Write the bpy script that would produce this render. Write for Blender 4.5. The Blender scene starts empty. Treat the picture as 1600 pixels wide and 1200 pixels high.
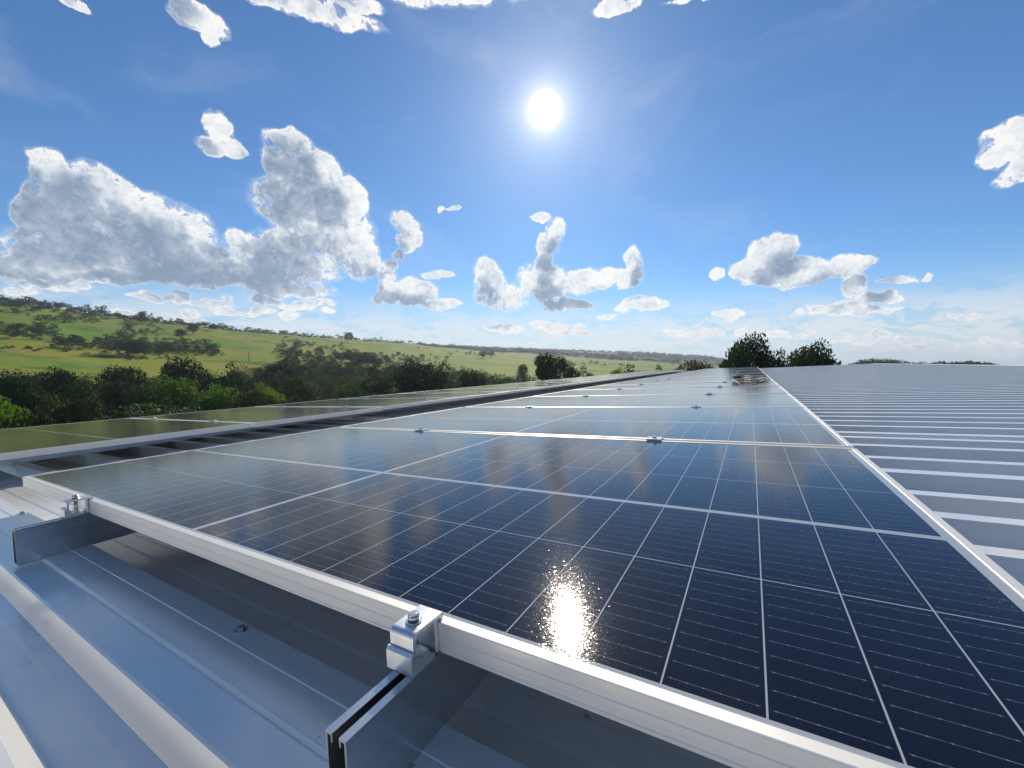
import bpy, math, random
import numpy as np
from mathutils import Matrix, Vector
rad = math.radians
scn = bpy.context.scene
COL = scn.collection

# ------------------------------------------------------------------ camera, sky, sun, exposure
SL = rad(3.1898)                      # pitch of the roof plane
H0 = 0.0                              # world height of the near-left panel corner
cs, sn = math.cos(SL), math.sin(SL)
BU = np.array([cs, 0, sn]); BV = np.array([0, 1.0, 0]); BN = np.array([-sn, 0, cs])
def L2W(u, v, z=0.0): return BU*u + BV*v + BN*z + np.array([0, 0, H0])
ROOF = Matrix(((cs, 0, -sn, 0), (0, 1, 0, 0), (sn, 0, cs, H0), (0, 0, 0, 1)))
Rc = np.array([[0.8613705, 0.5057037, -0.0480038], [-0.0278746, -0.0473025, -0.9984916], [-0.5072118, 0.8614093, -0.0266487]])
CAM_L = (1.94357, -0.30360, 0.246477)
EYE = L2W(*CAM_L)
Wm = np.stack([BU, BV, BN], 1)        # local -> world
right, down, fwd = [Wm @ Rc[i] for i in range(3)]
cam_d = bpy.data.cameras.new("camera"); cam = bpy.data.objects.new("camera", cam_d); COL.objects.link(cam)
M = Matrix.Identity(4)
for i in range(3):
    M[i][0] = right[i]; M[i][1] = -down[i]; M[i][2] = -fwd[i]; M[i][3] = EYE[i]
cam.matrix_world = M
cam_d.sensor_width = 36; cam_d.lens = 36*635.94/1600; cam_d.clip_start = .02; cam_d.clip_end = 30000
scn.camera = cam
scn.cycles.max_bounces = 6; scn.cycles.volume_bounces = 0; scn.cycles.transparent_max_bounces = 6; scn.cycles.diffuse_bounces = 5; scn.cycles.sample_clamp_indirect = 6
scn.view_settings.view_transform = 'Standard'; scn.view_settings.look = 'None'
scn.view_settings.exposure = 0.0; scn.view_settings.gamma = 1.0

def px2dir(x, y):
    d = right*((x-800)/635.94) + down*((y-600)/635.94) + fwd
    return d/np.linalg.norm(d)
def azel(d): return math.degrees(math.atan2(d[0], d[1])), math.degrees(math.asin(d[2]))
SUN = px2dir(852, 172)
SUN_AZ, SUN_EL = azel(SUN)

sun_d = bpy.data.lights.new("sun", 'SUN'); sun_d.energy = 5.0; sun_d.angle = rad(0.53); sun_d.color = (1, .88, .71)
sun = bpy.data.objects.new("sun", sun_d); COL.objects.link(sun)
sun.rotation_euler = Vector(-SUN).to_track_quat('-Z', 'Y').to_euler()

class NT:
    """short-hand for building a node tree"""
    def __init__(s, tree): s.t = tree; s.n = tree.nodes; s.l = tree.links
    def new(s, typ, **kw):
        n = s.n.new(typ)
        for k, v in kw.items(): setattr(n, k, v)
        return n
    def put(s, sock, v):
        if isinstance(v, bpy.types.NodeSocket): s.l.new(v, sock)
        elif v is not None: sock.default_value = v
    def math(s, op, a, b=None, c=None, clamp=False):
        n = s.new('ShaderNodeMath', operation=op, use_clamp=clamp)
        s.put(n.inputs[0], a); s.put(n.inputs[1], b)
        if c is not None: s.put(n.inputs[2], c)
        return n.outputs[0]
    def vm(s, op, a, b=None, c=None, out=0):
        n = s.new('ShaderNodeVectorMath', operation=op)
        s.put(n.inputs[0], a)
        if b is not None: s.put(n.inputs['Scale'] if op == 'SCALE' else n.inputs[1], b)
        if c is not None: s.put(n.inputs[2], c)
        return n.outputs[out]
    def mix(s, f, a, b, blend='MIX'):
        n = s.new('ShaderNodeMix', data_type='RGBA', blend_type=blend)
        s.put(n.inputs[0], f); s.put(n.inputs[6], a); s.put(n.inputs[7], b)
        return n.outputs[2]
    def ss(s, x, a, b, lo=0.0, hi=1.0):
        n = s.new('ShaderNodeMapRange', interpolation_type='SMOOTHSTEP')
        s.put(n.inputs[0], x); s.put(n.inputs[1], a); s.put(n.inputs[2], b); s.put(n.inputs[3], lo); s.put(n.inputs[4], hi)
        return n.outputs[0]
    def noise(s, vec, scale, detail=4, rough=.5, dist=0.0, out=0):
        n = s.new('ShaderNodeTexNoise'); s.put(n.inputs['Vector'], vec)
        n.inputs['Scale'].default_value = scale; n.inputs['Detail'].default_value = detail
        n.inputs['Roughness'].default_value = rough; n.inputs['Distortion'].default_value = dist
        return n.outputs[out]
    def ramp(s, f, stops, interp='LINEAR'):
        n = s.new('ShaderNodeValToRGB'); s.put(n.inputs[0], f); cr = n.color_ramp; cr.interpolation = interp
        while len(cr.elements) < len(stops): cr.elements.new(.5)
        for e, (p, c) in zip(cr.elements, stops): e.position = p; e.color = (*c, 1)
        return n.outputs[0]

def build_sky():
    w = bpy.data.worlds.new("World"); scn.world = w; w.use_nodes = True
    w.node_tree.nodes.clear(); T = NT(w.node_tree)
    sky = T.new('ShaderNodeTexSky', sky_type='NISHITA'); sky.sun_disc = False
    sky.sun_elevation = rad(SUN_EL); sky.sun_rotation = rad(SUN_AZ)
    sky.air_density = 1.0; sky.dust_density = .15; sky.ozone_density = 2.2; sky.altitude = 600
    d = T.new('ShaderNodeTexCoord').outputs['Generated']
    sep = T.new('ShaderNodeSeparateXYZ'); T.l.new(d, sep.inputs[0])
    x, y, z = sep.outputs
    az = T.math('MULTIPLY', T.math('ARCTAN2', x, y), 57.29578)
    el = T.math('MULTIPLY', T.math('ARCSINE', z), 57.29578)
    comb = T.new('ShaderNodeCombineXYZ'); T.l.new(az, comb.inputs[0]); T.l.new(el, comb.inputs[1])
    P = comb.outputs[0]
    wn = T.noise(d, 7.0, 3, .55, out=1)
    wn = T.vm('SUBTRACT', wn, (.5, .5, .5))
    P = T.vm('MULTIPLY_ADD', wn, (4.2, 3.6, 0), P)
    wn2 = T.vm('SUBTRACT', T.noise(d, 30.0, 3, .55, out=1), (.5, .5, .5))
    P = T.vm('MULTIPLY_ADD', wn2, (1.6, 1.4, 0), P)
    blobs = [(78,275,42,32),(45,322,35,40),(95,330,70,48),(170,300,60,40),(215,345,85,55),(275,375,70,55),(320,410,60,38),(150,385,120,45),(70,410,80,28),(400,430,60,36),(210,425,120,22),
      (342,198,24,24),(352,226,24,20),(326,226,18,18),(448,222,40,24),(432,255,34,36),(490,262,42,36),(465,315,72,50),(542,315,32,42),(520,370,62,48),(470,400,78,44),(565,405,28,34),(385,385,30,22),
      (480,452,52,12),(340,438,150,14),
      (628,343,26,17),(638,372,20,24),(622,395,14,10),(608,425,16,26),(640,455,46,22),(690,474,36,8),(685,430,26,7),(606,466,22,10),
      (762,440,24,36),(795,463,45,22),(870,358,17,20),(856,378,20,20),(850,405,15,24),(848,440,42,34),(918,437,48,18),(986,408,15,24),(980,435,24,16),(880,474,44,12),
      (847,337,17,7),(690,322,8,5),(706,326,8,4),(1005,474,44,13),(948,490,18,5),
      (1205,398,38,28),(1170,425,30,18),(1240,428,70,18),(1320,420,40,16),(1355,414,20,8),(1332,448,26,20),(1310,480,68,12),(1375,470,50,10),(1400,443,32,5),(1447,437,11,4),(1118,431,15,9),(1137,489,22,7),(1516,490,26,6),(1365,487,60,6),
      (1585,205,60,26),(1570,235,45,26),(1600,268,40,22),
      (445,8,150,22),(320,35,40,22),(335,62,20,14),(545,12,50,16),(965,12,44,16),(1090,-2,60,6),(110,2,34,10),(560,-60,300,50),
      (60,408,75,15),(125,420,75,14),(60,438,40,10),(110,448,40,9),(30,450,30,8),(170,436,50,11)]
    br = random.Random(4)
    for (x0, x1, yy, n) in ((215, 360, 472, 6), (385, 520, 474, 6), (300, 520, 488, 5), (760, 800, 511, 3), (855, 925, 513, 4), (1060, 1290, 521, 9), (1300, 1440, 528, 6), (1420, 1600, 541, 8), (1540, 1600, 530, 3), (190, 330, 500, 4)):
        for k in range(n): blobs.append((x0+(x1-x0)*(k+br.uniform(.1, .9))/n, yy+br.uniform(-6, 5), br.uniform(12, 27), br.uniform(4, 9.5)))
    SAZ, SEL = azel(SUN)
    toS = T.vm('SUBTRACT', (SAZ, SEL, 0), P); toS = T.vm('NORMALIZE', toS)
    P2 = T.vm('MULTIPLY_ADD', toS, (2.4, 2.4, 0), P)
    acc2 = None
    acc = None
    for (bx, by, rx, ry) in blobs:
        a0, e0 = azel(px2dir(bx, by)); a1, e1 = azel(px2dir(bx+rx, by)); a2, e2 = azel(px2dir(bx, by-ry))
        sx = max(abs(a1-a0), .3); sy = max(abs(e2-e0), .22)
        q = T.vm('MULTIPLY_ADD', P, (1/sx, 1/sy, 0), (-a0/sx, -e0/sy, 0))
        ln = T.vm('LENGTH', q, out=1)
        if acc is None: acc = ln
        else:
            n = T.new('ShaderNodeMath', operation='SMOOTH_MIN'); T.put(n.inputs[0], acc); T.put(n.inputs[1], ln); n.inputs[2].default_value = .12
            acc = n.outputs[0]
        if ry >= 13:
            l2 = T.vm('LENGTH', T.vm('MULTIPLY_ADD', P2, (1/sx, 1/sy, 0), (-a0/sx, -e0/sy, 0)), out=1)
            acc2 = l2 if acc2 is None else T.math('MINIMUM', acc2, l2)
    F = T.math('SUBTRACT', 1.02, acc); F2 = T.math('SUBTRACT', 1.02, acc2)
    def detail(vec, big=8, small=5):
        a = T.noise(vec, 10.0, big, .67)
        b = T.noise(vec, 36.0, small, .60)
        b = T.math('ABSOLUTE', T.math('SUBTRACT', b, .5))          # rounded heads with sharp creases
        return T.math('MULTIPLY_ADD', b, -1.5, a)
    dn = detail(d)
    sd = T.vm('NORMALIZE', T.vm('SUBTRACT', tuple(SUN.tolist()), d))
    sd = T.vm('MULTIPLY_ADD', sd, (.022, .022, .022), d)
    dn2 = detail(sd, 4, 3)
    G = T.math('MULTIPLY_ADD', T.math('SUBTRACT', dn, .365), 2.0, F)
    G = T.math('MINIMUM', G, T.math('MULTIPLY', F, 5.0))
    G2 = T.math('MULTIPLY_ADD', T.math('SUBTRACT', T.noise(sd, 8.0, 5, .5), .5), 2.6, F2)
    # thin low bank of small clouds near the horizon
    lowv = T.vm('MULTIPLY', P, (.055, .24, 1))
    ln_ = T.noise(lowv, 3.2, 6, .65)
    band = T.math('MULTIPLY', T.ss(el, -.5, 1.0), T.ss(el, 9.0, 3.0))
    low = T.math('MULTIPLY', T.ss(ln_, .40, .55), band)
    puff = T.noise(T.vm('MULTIPLY', P, (.22, .8, 1)), 2.2, 6, .62)
    low = T.math('MAXIMUM', low, T.math('MULTIPLY', T.ss(puff, .50, .61), T.math('MULTIPLY', T.ss(el, 0, 1.2), T.ss(el, 7.5, 4.0))))
    cirrus = T.math('MULTIPLY', T.ss(T.noise(T.vm('MULTIPLY', P, (.03, .07, 1)), 1.0, 6, .6, 1.2), .48, .75), .16)
    alpha = T.math('MAXIMUM', T.ss(G, -.05, .24), T.ss(G, -.55, .12, 0.0, .26))
    lit = T.ss(G2, .72, -.25)                                       # how freely the sun reaches this bit of cloud
    thin = T.ss(G, .42, .02)
    relief = T.math('SUBTRACT', dn, dn2)
    lum = T.math('MULTIPLY_ADD', lit, .52, .31)
    lum = T.math('MULTIPLY_ADD', thin, .46, lum)
    core = T.math('SUBTRACT', T.noise(d, 6.0, 4, .55), .5)
    lum = T.math('MULTIPLY_ADD', core, .7, lum)
    lum = T.math('MULTIPLY_ADD', T.math('MULTIPLY', relief, T.ss(G, 1.1, .2, .5, 1.0)), .9, lum)
    lum = T.math('MAXIMUM', T.math('MINIMUM', lum, 1.1), .2)
    cc = T.ramp(lum, [(0.0, (.17, .23, .33)), (.3, (.27, .35, .47)), (.55, (.45, .52, .62)), (.8, (.80, .84, .88)), (1.0, (1.02, 1.0, .97))])
    skyc = T.vm('MULTIPLY', sky.outputs[0], (.1*.53, .1*.85, .1*1.13))
    skyc = T.mix(T.math('MULTIPLY', T.ss(el, 12, -1), .66), skyc, (.60, .69, .76, 1))
    skyc = T.mix(cirrus, skyc, (.80, .84, .88, 1))
    col = T.mix(T.math('MULTIPLY', low, .80), skyc, (.84, .86, .88, 1))
    col = T.mix(T.math('MULTIPLY', alpha, .96), col, cc)
    # the sun's disc and the bright air round it
    cosang = T.vm('DOT_PRODUCT', d, tuple(SUN.tolist()), out=1)
    ang = T.math('MULTIPLY', T.math('ARCCOSINE', T.math('MINIMUM', cosang, 1.0)), 57.29578)
    g1 = T.math('MULTIPLY', T.math('EXPONENT', T.math('DIVIDE', ang, -1.3)), 1.6)
    g2 = T.math('MULTIPLY', T.math('EXPONENT', T.math('DIVIDE', ang, -5.5)), .50)
    disc = T.math('MULTIPLY', T.ss(ang, 2.05, 1.75), 4.0)
    glow = T.math('ADD', T.math('ADD', g1, g2), disc)
    gv = T.new('ShaderNodeCombineXYZ'); 
    for i, k in enumerate((1.0, .90, .74)): T.l.new(T.math('MULTIPLY', glow, k), gv.inputs[i])
    col = T.vm('ADD', col, gv.outputs[0])
    col = T.vm('SCALE', col, 10.0)
    bg = T.new('ShaderNodeBackground'); T.l.new(col, bg.inputs[0]); bg.inputs[1].default_value = .1
    o = T.new('ShaderNodeOutputWorld'); T.l.new(bg.outputs[0], o.inputs[0])
    w.cycles.sampling_method = 'MANUAL'; w.cycles.sample_map_resolution = 1024
build_sky()

# ------------------------------------------------------------------ helpers
def mat(name):
    m = bpy.data.materials.new(name); m.use_nodes = True; m.node_tree.nodes.clear()
    T = NT(m.node_tree); o = T.new('ShaderNodeOutputMaterial'); b = T.new('ShaderNodeBsdfPrincipled'); T.l.new(b.outputs[0], o.inputs[0])
    T.out = o; T.b = b
    return m, T
def setp(T, **kw):
    for k, v in kw.items(): T.put(T.b.inputs[k.replace('_', ' ')], v)
def bump(T, h, strength=.3, dist=.01, normal=None):
    n = T.new('ShaderNodeBump'); T.put(n.inputs['Height'], h); n.inputs['Strength'].default_value = strength; n.inputs['Distance'].default_value = dist
    if normal is not None: T.l.new(normal, n.inputs['Normal'])
    return n.outputs[0]
def objc(T): return T.new('ShaderNodeTexCoord').outputs['Object']

def mesh(name, V, Fc, smooth=False):
    me = bpy.data.meshes.new(name); me.from_pydata([tuple(map(float, v)) for v in V], [], Fc); me.update()
    if smooth: me.polygons.foreach_set('use_smooth', [True]*len(me.polygons))
    return me
def quads_mesh(name, V, n):
    """V: (n*4,3) array of separate quads"""
    me = bpy.data.meshes.new(name)
    me.vertices.add(len(V)); me.vertices.foreach_set('co', np.asarray(V, dtype=np.float32).ravel())
    me.loops.add(n*4); me.loops.foreach_set('vertex_index', np.arange(n*4, dtype=np.int32))
    me.polygons.add(n); me.polygons.foreach_set('loop_start', np.arange(0, n*4, 4, dtype=np.int32))
    try: me.polygons.foreach_set('loop_total', np.full(n, 4, dtype=np.int32))
    except Exception: pass
    me.update(calc_edges=True); me.validate()
    return me
def obj(name, me, m=None, parent=None, **props):
    o = bpy.data.objects.new(name, me); COL.objects.link(o)
    if m is not None and me is not None and not me.materials: me.materials.append(m)
    if parent is not None: o.parent = parent
    for k, v in props.items(): o[k] = v
    return o
def tag(o, label, cat, group=None):
    o['label'] = label; o['category'] = cat
    if group: o['group'] = group
    return o
def on_roof(o, u, v, z=0.0, rz=0.0):
    o.matrix_world = ROOF @ Matrix.Translation((u, v, z)) @ Matrix.Rotation(rz, 4, 'Z')
    return o
def copy_tree(o, parent=None):
    c = o.copy(); COL.objects.link(c); c.parent = parent
    for ch in list(o.children): copy_tree(ch, c)
    return c

class MB:
    def __init__(s): s.V = []; s.F = []; s.S = []
    def add(s, V, F, smooth=False):
        k = len(s.V); s.V += [tuple(v) for v in V]; s.F += [tuple(i+k for i in f) for f in F]; s.S += [smooth]*len(F)
    def box(s, x0, x1, y0, y1, z0, z1):
        V = [(x, y, z) for z in (z0, z1) for y in (y0, y1) for x in (x0, x1)]
        s.add(V, [(0, 2, 3, 1), (4, 5, 7, 6), (0, 1, 5, 4), (1, 3, 7, 5), (3, 2, 6, 7), (2, 0, 4, 6)])
    def prism(s, poly, axis, a0, a1, smooth=False):
        """poly: list of 2d points, extruded along axis ('x': poly=(y,z); 'y': poly=(x,z); 'z': poly=(x,y))"""
        f = {'x': lambda p, a: (a, p[0], p[1]), 'y': lambda p, a: (p[0], a, p[1]), 'z': lambda p, a: (p[0], p[1], a)}[axis]
        n = len(poly); V = [f(p, a0) for p in poly] + [f(p, a1) for p in poly]
        k = len(s.V); s.V += V
        for i in range(n):
            j = (i+1) % n; s.F.append((k+i, k+j, k+n+j, k+n+i)); s.S.append(smooth)
        s.F.append(tuple(k+i for i in range(n))[::-1]); s.F.append(tuple(k+n+i for i in range(n))); s.S += [False, False]
    def cyl(s, c, r, h, n=20, r2=None, axis='z'):
        r2 = r if r2 is None else r2
        k = len(s.V)
        for rr, hh in ((r, 0), (r2, h)):
            for i in range(n):
                a = 2*math.pi*i/n; p = (rr*math.cos(a), rr*math.sin(a), hh)
                if axis == 'y': p = (p[0], p[2], p[1])
                s.V.append((c[0]+p[0], c[1]+p[1], c[2]+p[2]))
        for i in range(n): j = (i+1) % n; s.F.append((k+i, k+j, k+n+j, k+n+i)); s.S.append(n > 8)
        s.F += [tuple(k+i for i in range(n))[::-1], tuple(k+n+i for i in range(n))]; s.S += [False, False]
    def tube(s, pts, rads, n=8):
        k = len(s.V); pts = [np.array(p, float) for p in pts]
        for i, p in enumerate(pts):
            t = pts[min(i+1, len(pts)-1)] - pts[max(i-1, 0)]; t /= np.linalg.norm(t)+1e-9
            a = np.cross(t, (0.3, .2, 1.0) if abs(t[2]) < .9 else (1.0, 0, 0)); a /= np.linalg.norm(a); b = np.cross(t, a)
            for j in range(n):
                q = 2*math.pi*j/n; s.V.append(tuple(p + rads[i]*(a*math.cos(q)+b*math.sin(q))))
        for i in range(len(pts)-1):
            for j in range(n):
                j2 = (j+1) % n; s.F.append((k+i*n+j, k+i*n+j2, k+(i+1)*n+j2, k+(i+1)*n+j)); s.S.append(True)
        s.F += [tuple(k+j for j in range(n))[::-1], tuple(k+(len(pts)-1)*n+j for j in range(n))]; s.S += [False, False]
    def mesh(s, name, bevel=0):
        me = bpy.data.meshes.new(name); me.from_pydata(s.V, [], s.F); me.update()
        me.polygons.foreach_set('use_smooth', s.S)
        import bmesh
        bm = bmesh.new(); bm.from_mesh(me)
        bmesh.ops.recalc_face_normals(bm, faces=bm.faces)
        if bevel:
            bmesh.ops.bevel(bm, geom=[e for e in bm.edges if len(e.link_faces) == 2 and e.calc_face_angle(0) > .6], offset=bevel, segments=2, affect='EDGES', profile=.6)
        bm.to_mesh(me); bm.free()
        return me

# ------------------------------------------------------------------ materials
def metal(name, base, rough=.35, metallic=1.0, scale=(1, 1, 1), streak=.05, bumps=.05, spots=0.0):
    m, T = mat(name); c = objc(T)
    v = T.vm('MULTIPLY', c, scale)
    n1 = T.noise(v, 60, 5, .6); n2 = T.noise(c, 9, 4, .6)
    k = T.math('MULTIPLY_ADD', T.math('SUBTRACT', n1, .5), streak*4, 1.0)
    k = T.math('MULTIPLY_ADD', T.math('SUBTRACT', n2, .5), streak*4, k)
    col = T.vm('SCALE', (base[0], base[1], base[2]), None); col.node.inputs['Scale'].default_value = 1; T.l.new(k, col.node.inputs['Scale'])
    setp(T, Base_Color=col, Metallic=metallic, Roughness=T.math('MULTIPLY_ADD', n1, .18, rough-.09))
    T.l.new(bump(T, n1, bumps, .002), T.b.inputs['Normal'])
    return m
M_ALU = metal('anodised_aluminium', (.80, .77, .71), .45, .35, (.06, .06, 1), .03, .03)
M_CLAMP = metal('clamp_aluminium', (.74, .76, .78), .33, .8, (1, 1, 1), .04, .03)
M_GALV = metal('galvanised_steel', (.60, .61, .62), .22, .95, (1, .08, 1), .07, .05)
M_BOLT = metal('stainless_bolt', (.62, .58, .52), .25, 1.0, (1, 1, 1), .1, .05)

W, D, GAP = 2.182, 1.098, .022
def make_glass_mat():
    m, T = mat('solar_cell_glass'); c = objc(T)
    s = T.new('ShaderNodeSeparateXYZ'); T.l.new(c, s.inputs[0]); x, y, _ = s.outputs
    p = .0708; cg = .006; q = .2105
    # along the long side: mirrored about the middle gap
    xa = T.math('SUBTRACT', T.math('ABSOLUTE', T.math('SUBTRACT', x, W/2)), cg)
    fx = T.math('FRACT', T.math('DIVIDE', xa, p))
    dx = T.math('MULTIPLY', T.math('SUBTRACT', .5, T.math('ABSOLUTE', T.math('SUBTRACT', fx, .5))), p)    # distance to the nearest gap
    midx = T.math('LESS_THAN', xa, 0.0); endx = T.math('GREATER_THAN', xa, 15*p)
    # across: two rows, wide gap, three rows
    y0 = .017; yg = y0+2*q; ya = T.math('SUBTRACT', y, y0)
    up = T.math('GREATER_THAN', y, yg+.006)
    yb = T.math('MULTIPLY_ADD', up, -.012, ya)
    fy = T.math('FRACT', T.math('DIVIDE', yb, q))
    dy = T.math('MULTIPLY', T.math('SUBTRACT', .5, T.math('ABSOLUTE', T.math('SUBTRACT', fy, .5))), q)
    midy = T.math('LESS_THAN', T.math('ABSOLUTE', T.math('SUBTRACT', y, yg+.006)), .0055)
    # a thin ribbon runs along the middle of the wide gap
    rib = T.math('LESS_THAN', T.math('ABSOLUTE', T.math('SUBTRACT', T.math('ABSOLUTE', T.math('SUBTRACT', y, yg+.006)), .0022)), .0007)
    endy = T.math('MAXIMUM', T.math('LESS_THAN', ya, 0.0), T.math('GREATER_THAN', yb, 5*q))
    lx = T.ss(dx, .0009, .0005); ly = T.ss(dy, .0010, .0006)
    gap = T.math('MAXIMUM', T.math('MAXIMUM', lx, ly), T.math('MAXIMUM', T.math('MAXIMUM', midx, endx), T.math('MAXIMUM', midy, endy)))
    # bus wires along the long side: ten per cell row; solder pads on them
    fb = T.math('FRACT', T.math('MULTIPLY', fy, 10.0))
    db = T.math('MULTIPLY', T.math('ABSOLUTE', T.math('SUBTRACT', fb, .5)), q/10)
    sp = T.math('FRACT', T.math('MULTIPLY', fx, 6.0))
    pad = T.ss(T.math('ABSOLUTE', T.math('SUBTRACT', sp, .5)), .10, .03)
    wob = T.noise(c, 55, 3, .7)
    wire = T.math('MULTIPLY', T.ss(db, .00050, .00026), T.math('MULTIPLY_ADD', wob, .55, T.math('MULTIPLY', pad, .5)))
    wire = T.math('MULTIPLY', wire, T.ss(dx, .0030, .0048))
    # fine fingers across the cell: only a faint tone
    fing = T.math('FRACT', T.math('MULTIPLY', x, 700.0))
    fing = T.math('MULTIPLY', T.math('LESS_THAN', fing, .12), .035)
    # every cell has a slightly different tone
    cid = T.new('ShaderNodeCombineXYZ'); T.l.new(T.math('FLOOR', T.math('DIVIDE', T.math('SUBTRACT', x, W/2), p)), cid.inputs[0]); T.l.new(T.math('FLOOR', T.math('DIVIDE', yb, q)), cid.inputs[1])
    wn = T.new('ShaderNodeTexWhiteNoise'); T.l.new(cid.outputs[0], wn.inputs[0])
    tone = T.math('MULTIPLY_ADD', wn.outputs[0], .35, .8)
    cell = T.vm('SCALE', (.0045, .0052, .014), None); T.l.new(tone, cell.node.inputs['Scale'])
    cell = T.mix(fing, cell, (.35, .37, .42, 1))
    col = T.mix(T.math('MULTIPLY', wire, .75), cell, (.42, .44, .48, 1))
    col = T.mix(gap, col, (.36, .40, .43, 1))
    col = T.mix(T.math('MULTIPLY', rib, midy), col, (.30, .34, .38, 1))
    # dust film and faint smears
    dust = T.ss(T.noise(T.vm('MULTIPLY', c, (1, 1, 1)), 2.2, 6, .6), .45, .8)
    sm = T.noise(T.vm('MULTIPLY', c, (14, 3.5, 1)), 1.0, 6, .65, 1.5)
    sm = T.ss(sm, .68, .82)
    col = T.mix(T.math('MULTIPLY', dust, .022), col, (.5, .5, .5, 1))
    sv = T.new('ShaderNodeTexVoronoi', feature='F1'); T.put(sv.inputs['Vector'], T.vm('ADD', c, T.vm('SCALE', T.new('ShaderNodeObjectInfo').outputs['Location'], .37))); sv.inputs['Scale'].default_value = 9
    spot = T.math('MULTIPLY', T.ss(sv.outputs['Distance'], .045, .02), T.math('GREATER_THAN', T.noise(c, 3.0, 1), .56))
    col = T.mix(T.math('MULTIPLY', spot, .35), col, (.5, .5, .46, 1))
    col = T.mix(T.math('MULTIPLY', sm, .06), col, (.6, .62, .65, 1))
    setp(T, Base_Color=col, Roughness=.45, IOR=1.35)
    T.b.inputs['Specular IOR Level'].default_value = .0
    setp(T, Coat_Weight=1.0, Coat_IOR=1.37, Coat_Roughness=T.math('MULTIPLY_ADD', dust, .02, .06))
    h = T.noise(c, 620, 2, .5); h2 = T.noise(c, 1.6, 2, .5)
    b1 = bump(T, h2, .05, .02)
    # rolled glass: tiny facets, most nearly flat, a few tilted more
    vo = T.new('ShaderNodeTexVoronoi', feature='F1'); T.put(vo.inputs['Vector'], c); vo.inputs['Scale'].default_value = 800
    f = T.vm('SUBTRACT', vo.outputs['Color'], (.5, .5, .5)); l2 = T.vm('DOT_PRODUCT', f, f, out=1)
    f = T.vm('SCALE', f, None); T.l.new(T.math('MULTIPLY', l2, .12), f.node.inputs['Scale'])
    nn = T.vm('NORMALIZE', T.vm('ADD', bump(T, h, .3, .00012, b1), f))
    T.l.new(nn, T.b.inputs['Coat Normal'])
    return m
M_GLASS = make_glass_mat()

def make_roof_mat():
    m, T = mat('painted_steel_sheet'); c = objc(T)
    n = T.noise(c, 3.0, 6, .65); st = T.noise(T.vm('MULTIPLY', c, (.35, 2.5, 1)), 6, 6, .6)
    spk = T.ss(T.noise(c, 38, 4, .65), .69, .76)
    blot = T.ss(T.noise(c, 6.5, 5, .6, 1.0), .60, .78)
    col = T.mix(T.ss(n, .3, .75), (.88, .86, .80, 1), (.79, .78, .74, 1))
    col = T.mix(T.math('MULTIPLY', T.ss(st, .5, .8), .18), col, (.36, .37, .35, 1))
    col = T.mix(T.math('MULTIPLY', blot, .32), col, (.38, .38, .34, 1))
    col = T.mix(T.math('MULTIPLY', spk, .6), col, (.16, .15, .13, 1))
    setp(T, Base_Color=col, Roughness=T.math('MULTIPLY_ADD', n, .16, .16), Metallic=.25, Coat_Weight=.4, Coat_IOR=1.5, Coat_Roughness=T.math('MULTIPLY_ADD', n, .15, .06))
    T.b.inputs['Specular IOR Level'].default_value = .4
    T.l.new(bump(T, T.noise(T.vm('MULTIPLY', c, (.5, 2, 1)), 5, 3, .5), .35, .006), T.b.inputs['Normal'])
    return m
M_ROOF = make_roof_mat()

def make_leaf_mat(name, dark, light, trans=.14):
    m, T = mat(name); c = objc(T)
    info = T.new('ShaderNodeObjectInfo')
    n = T.noise(c, .55, 3, .6); n2 = T.noise(c, 5.0, 2, .6)
    n3 = T.noise(c, .13, 2, .5)
    f = T.math('ADD', T.math('MULTIPLY', T.ss(n, .35, .68), .5), T.math('MULTIPLY', n2, .4), clamp=True)
    f = T.math('ADD', f, T.ss(n3, .42, .64, -.15, .3), clamp=True)
    col = T.mix(f, (*dark, 1), (*light, 1))
    k = T.math('MULTIPLY_ADD', info.outputs['Random'], .5, .75)
    sc = T.vm('SCALE', col, None); T.l.new(k, sc.node.inputs['Scale'])
    setp(T, Base_Color=sc, Roughness=.7); T.b.inputs['Specular IOR Level'].default_value = .15
    tr = T.new('ShaderNodeBsdfTranslucent'); T.l.new(T.vm('MULTIPLY', sc, (1.3, 1.5, .5)), tr.inputs[0])
    mx = T.new('ShaderNodeMixShader'); mx.inputs[0].default_value = trans
    T.l.new(T.b.outputs[0], mx.inputs[1]); T.l.new(tr.outputs[0], mx.inputs[2]); T.l.new(mx.outputs[0], T.out.inputs[0])
    return m
M_LEAF = {
 'dark': make_leaf_mat('dark_green_leaves', (.008, .022, .005), (.042, .088, .016)),
 'mid': make_leaf_mat('mid_green_leaves', (.018, .045, .007), (.10, .18, .028)),
 'lime': make_leaf_mat('light_green_leaves', (.05, .11, .014), (.22, .33, .05), .32),
 'olive': make_leaf_mat('olive_leaves', (.030, .040, .014), (.15, .15, .05)),
 'rust': make_leaf_mat('rusty_leaves', (.06, .045, .018), (.13, .085, .035)),
}
m, T = mat('tree_bark'); setp(T, Base_Color=T.mix(T.noise(objc(T), 4, 4), (.05, .042, .032, 1), (.13, .11, .085, 1)), Roughness=.9); M_BARK = m

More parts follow.
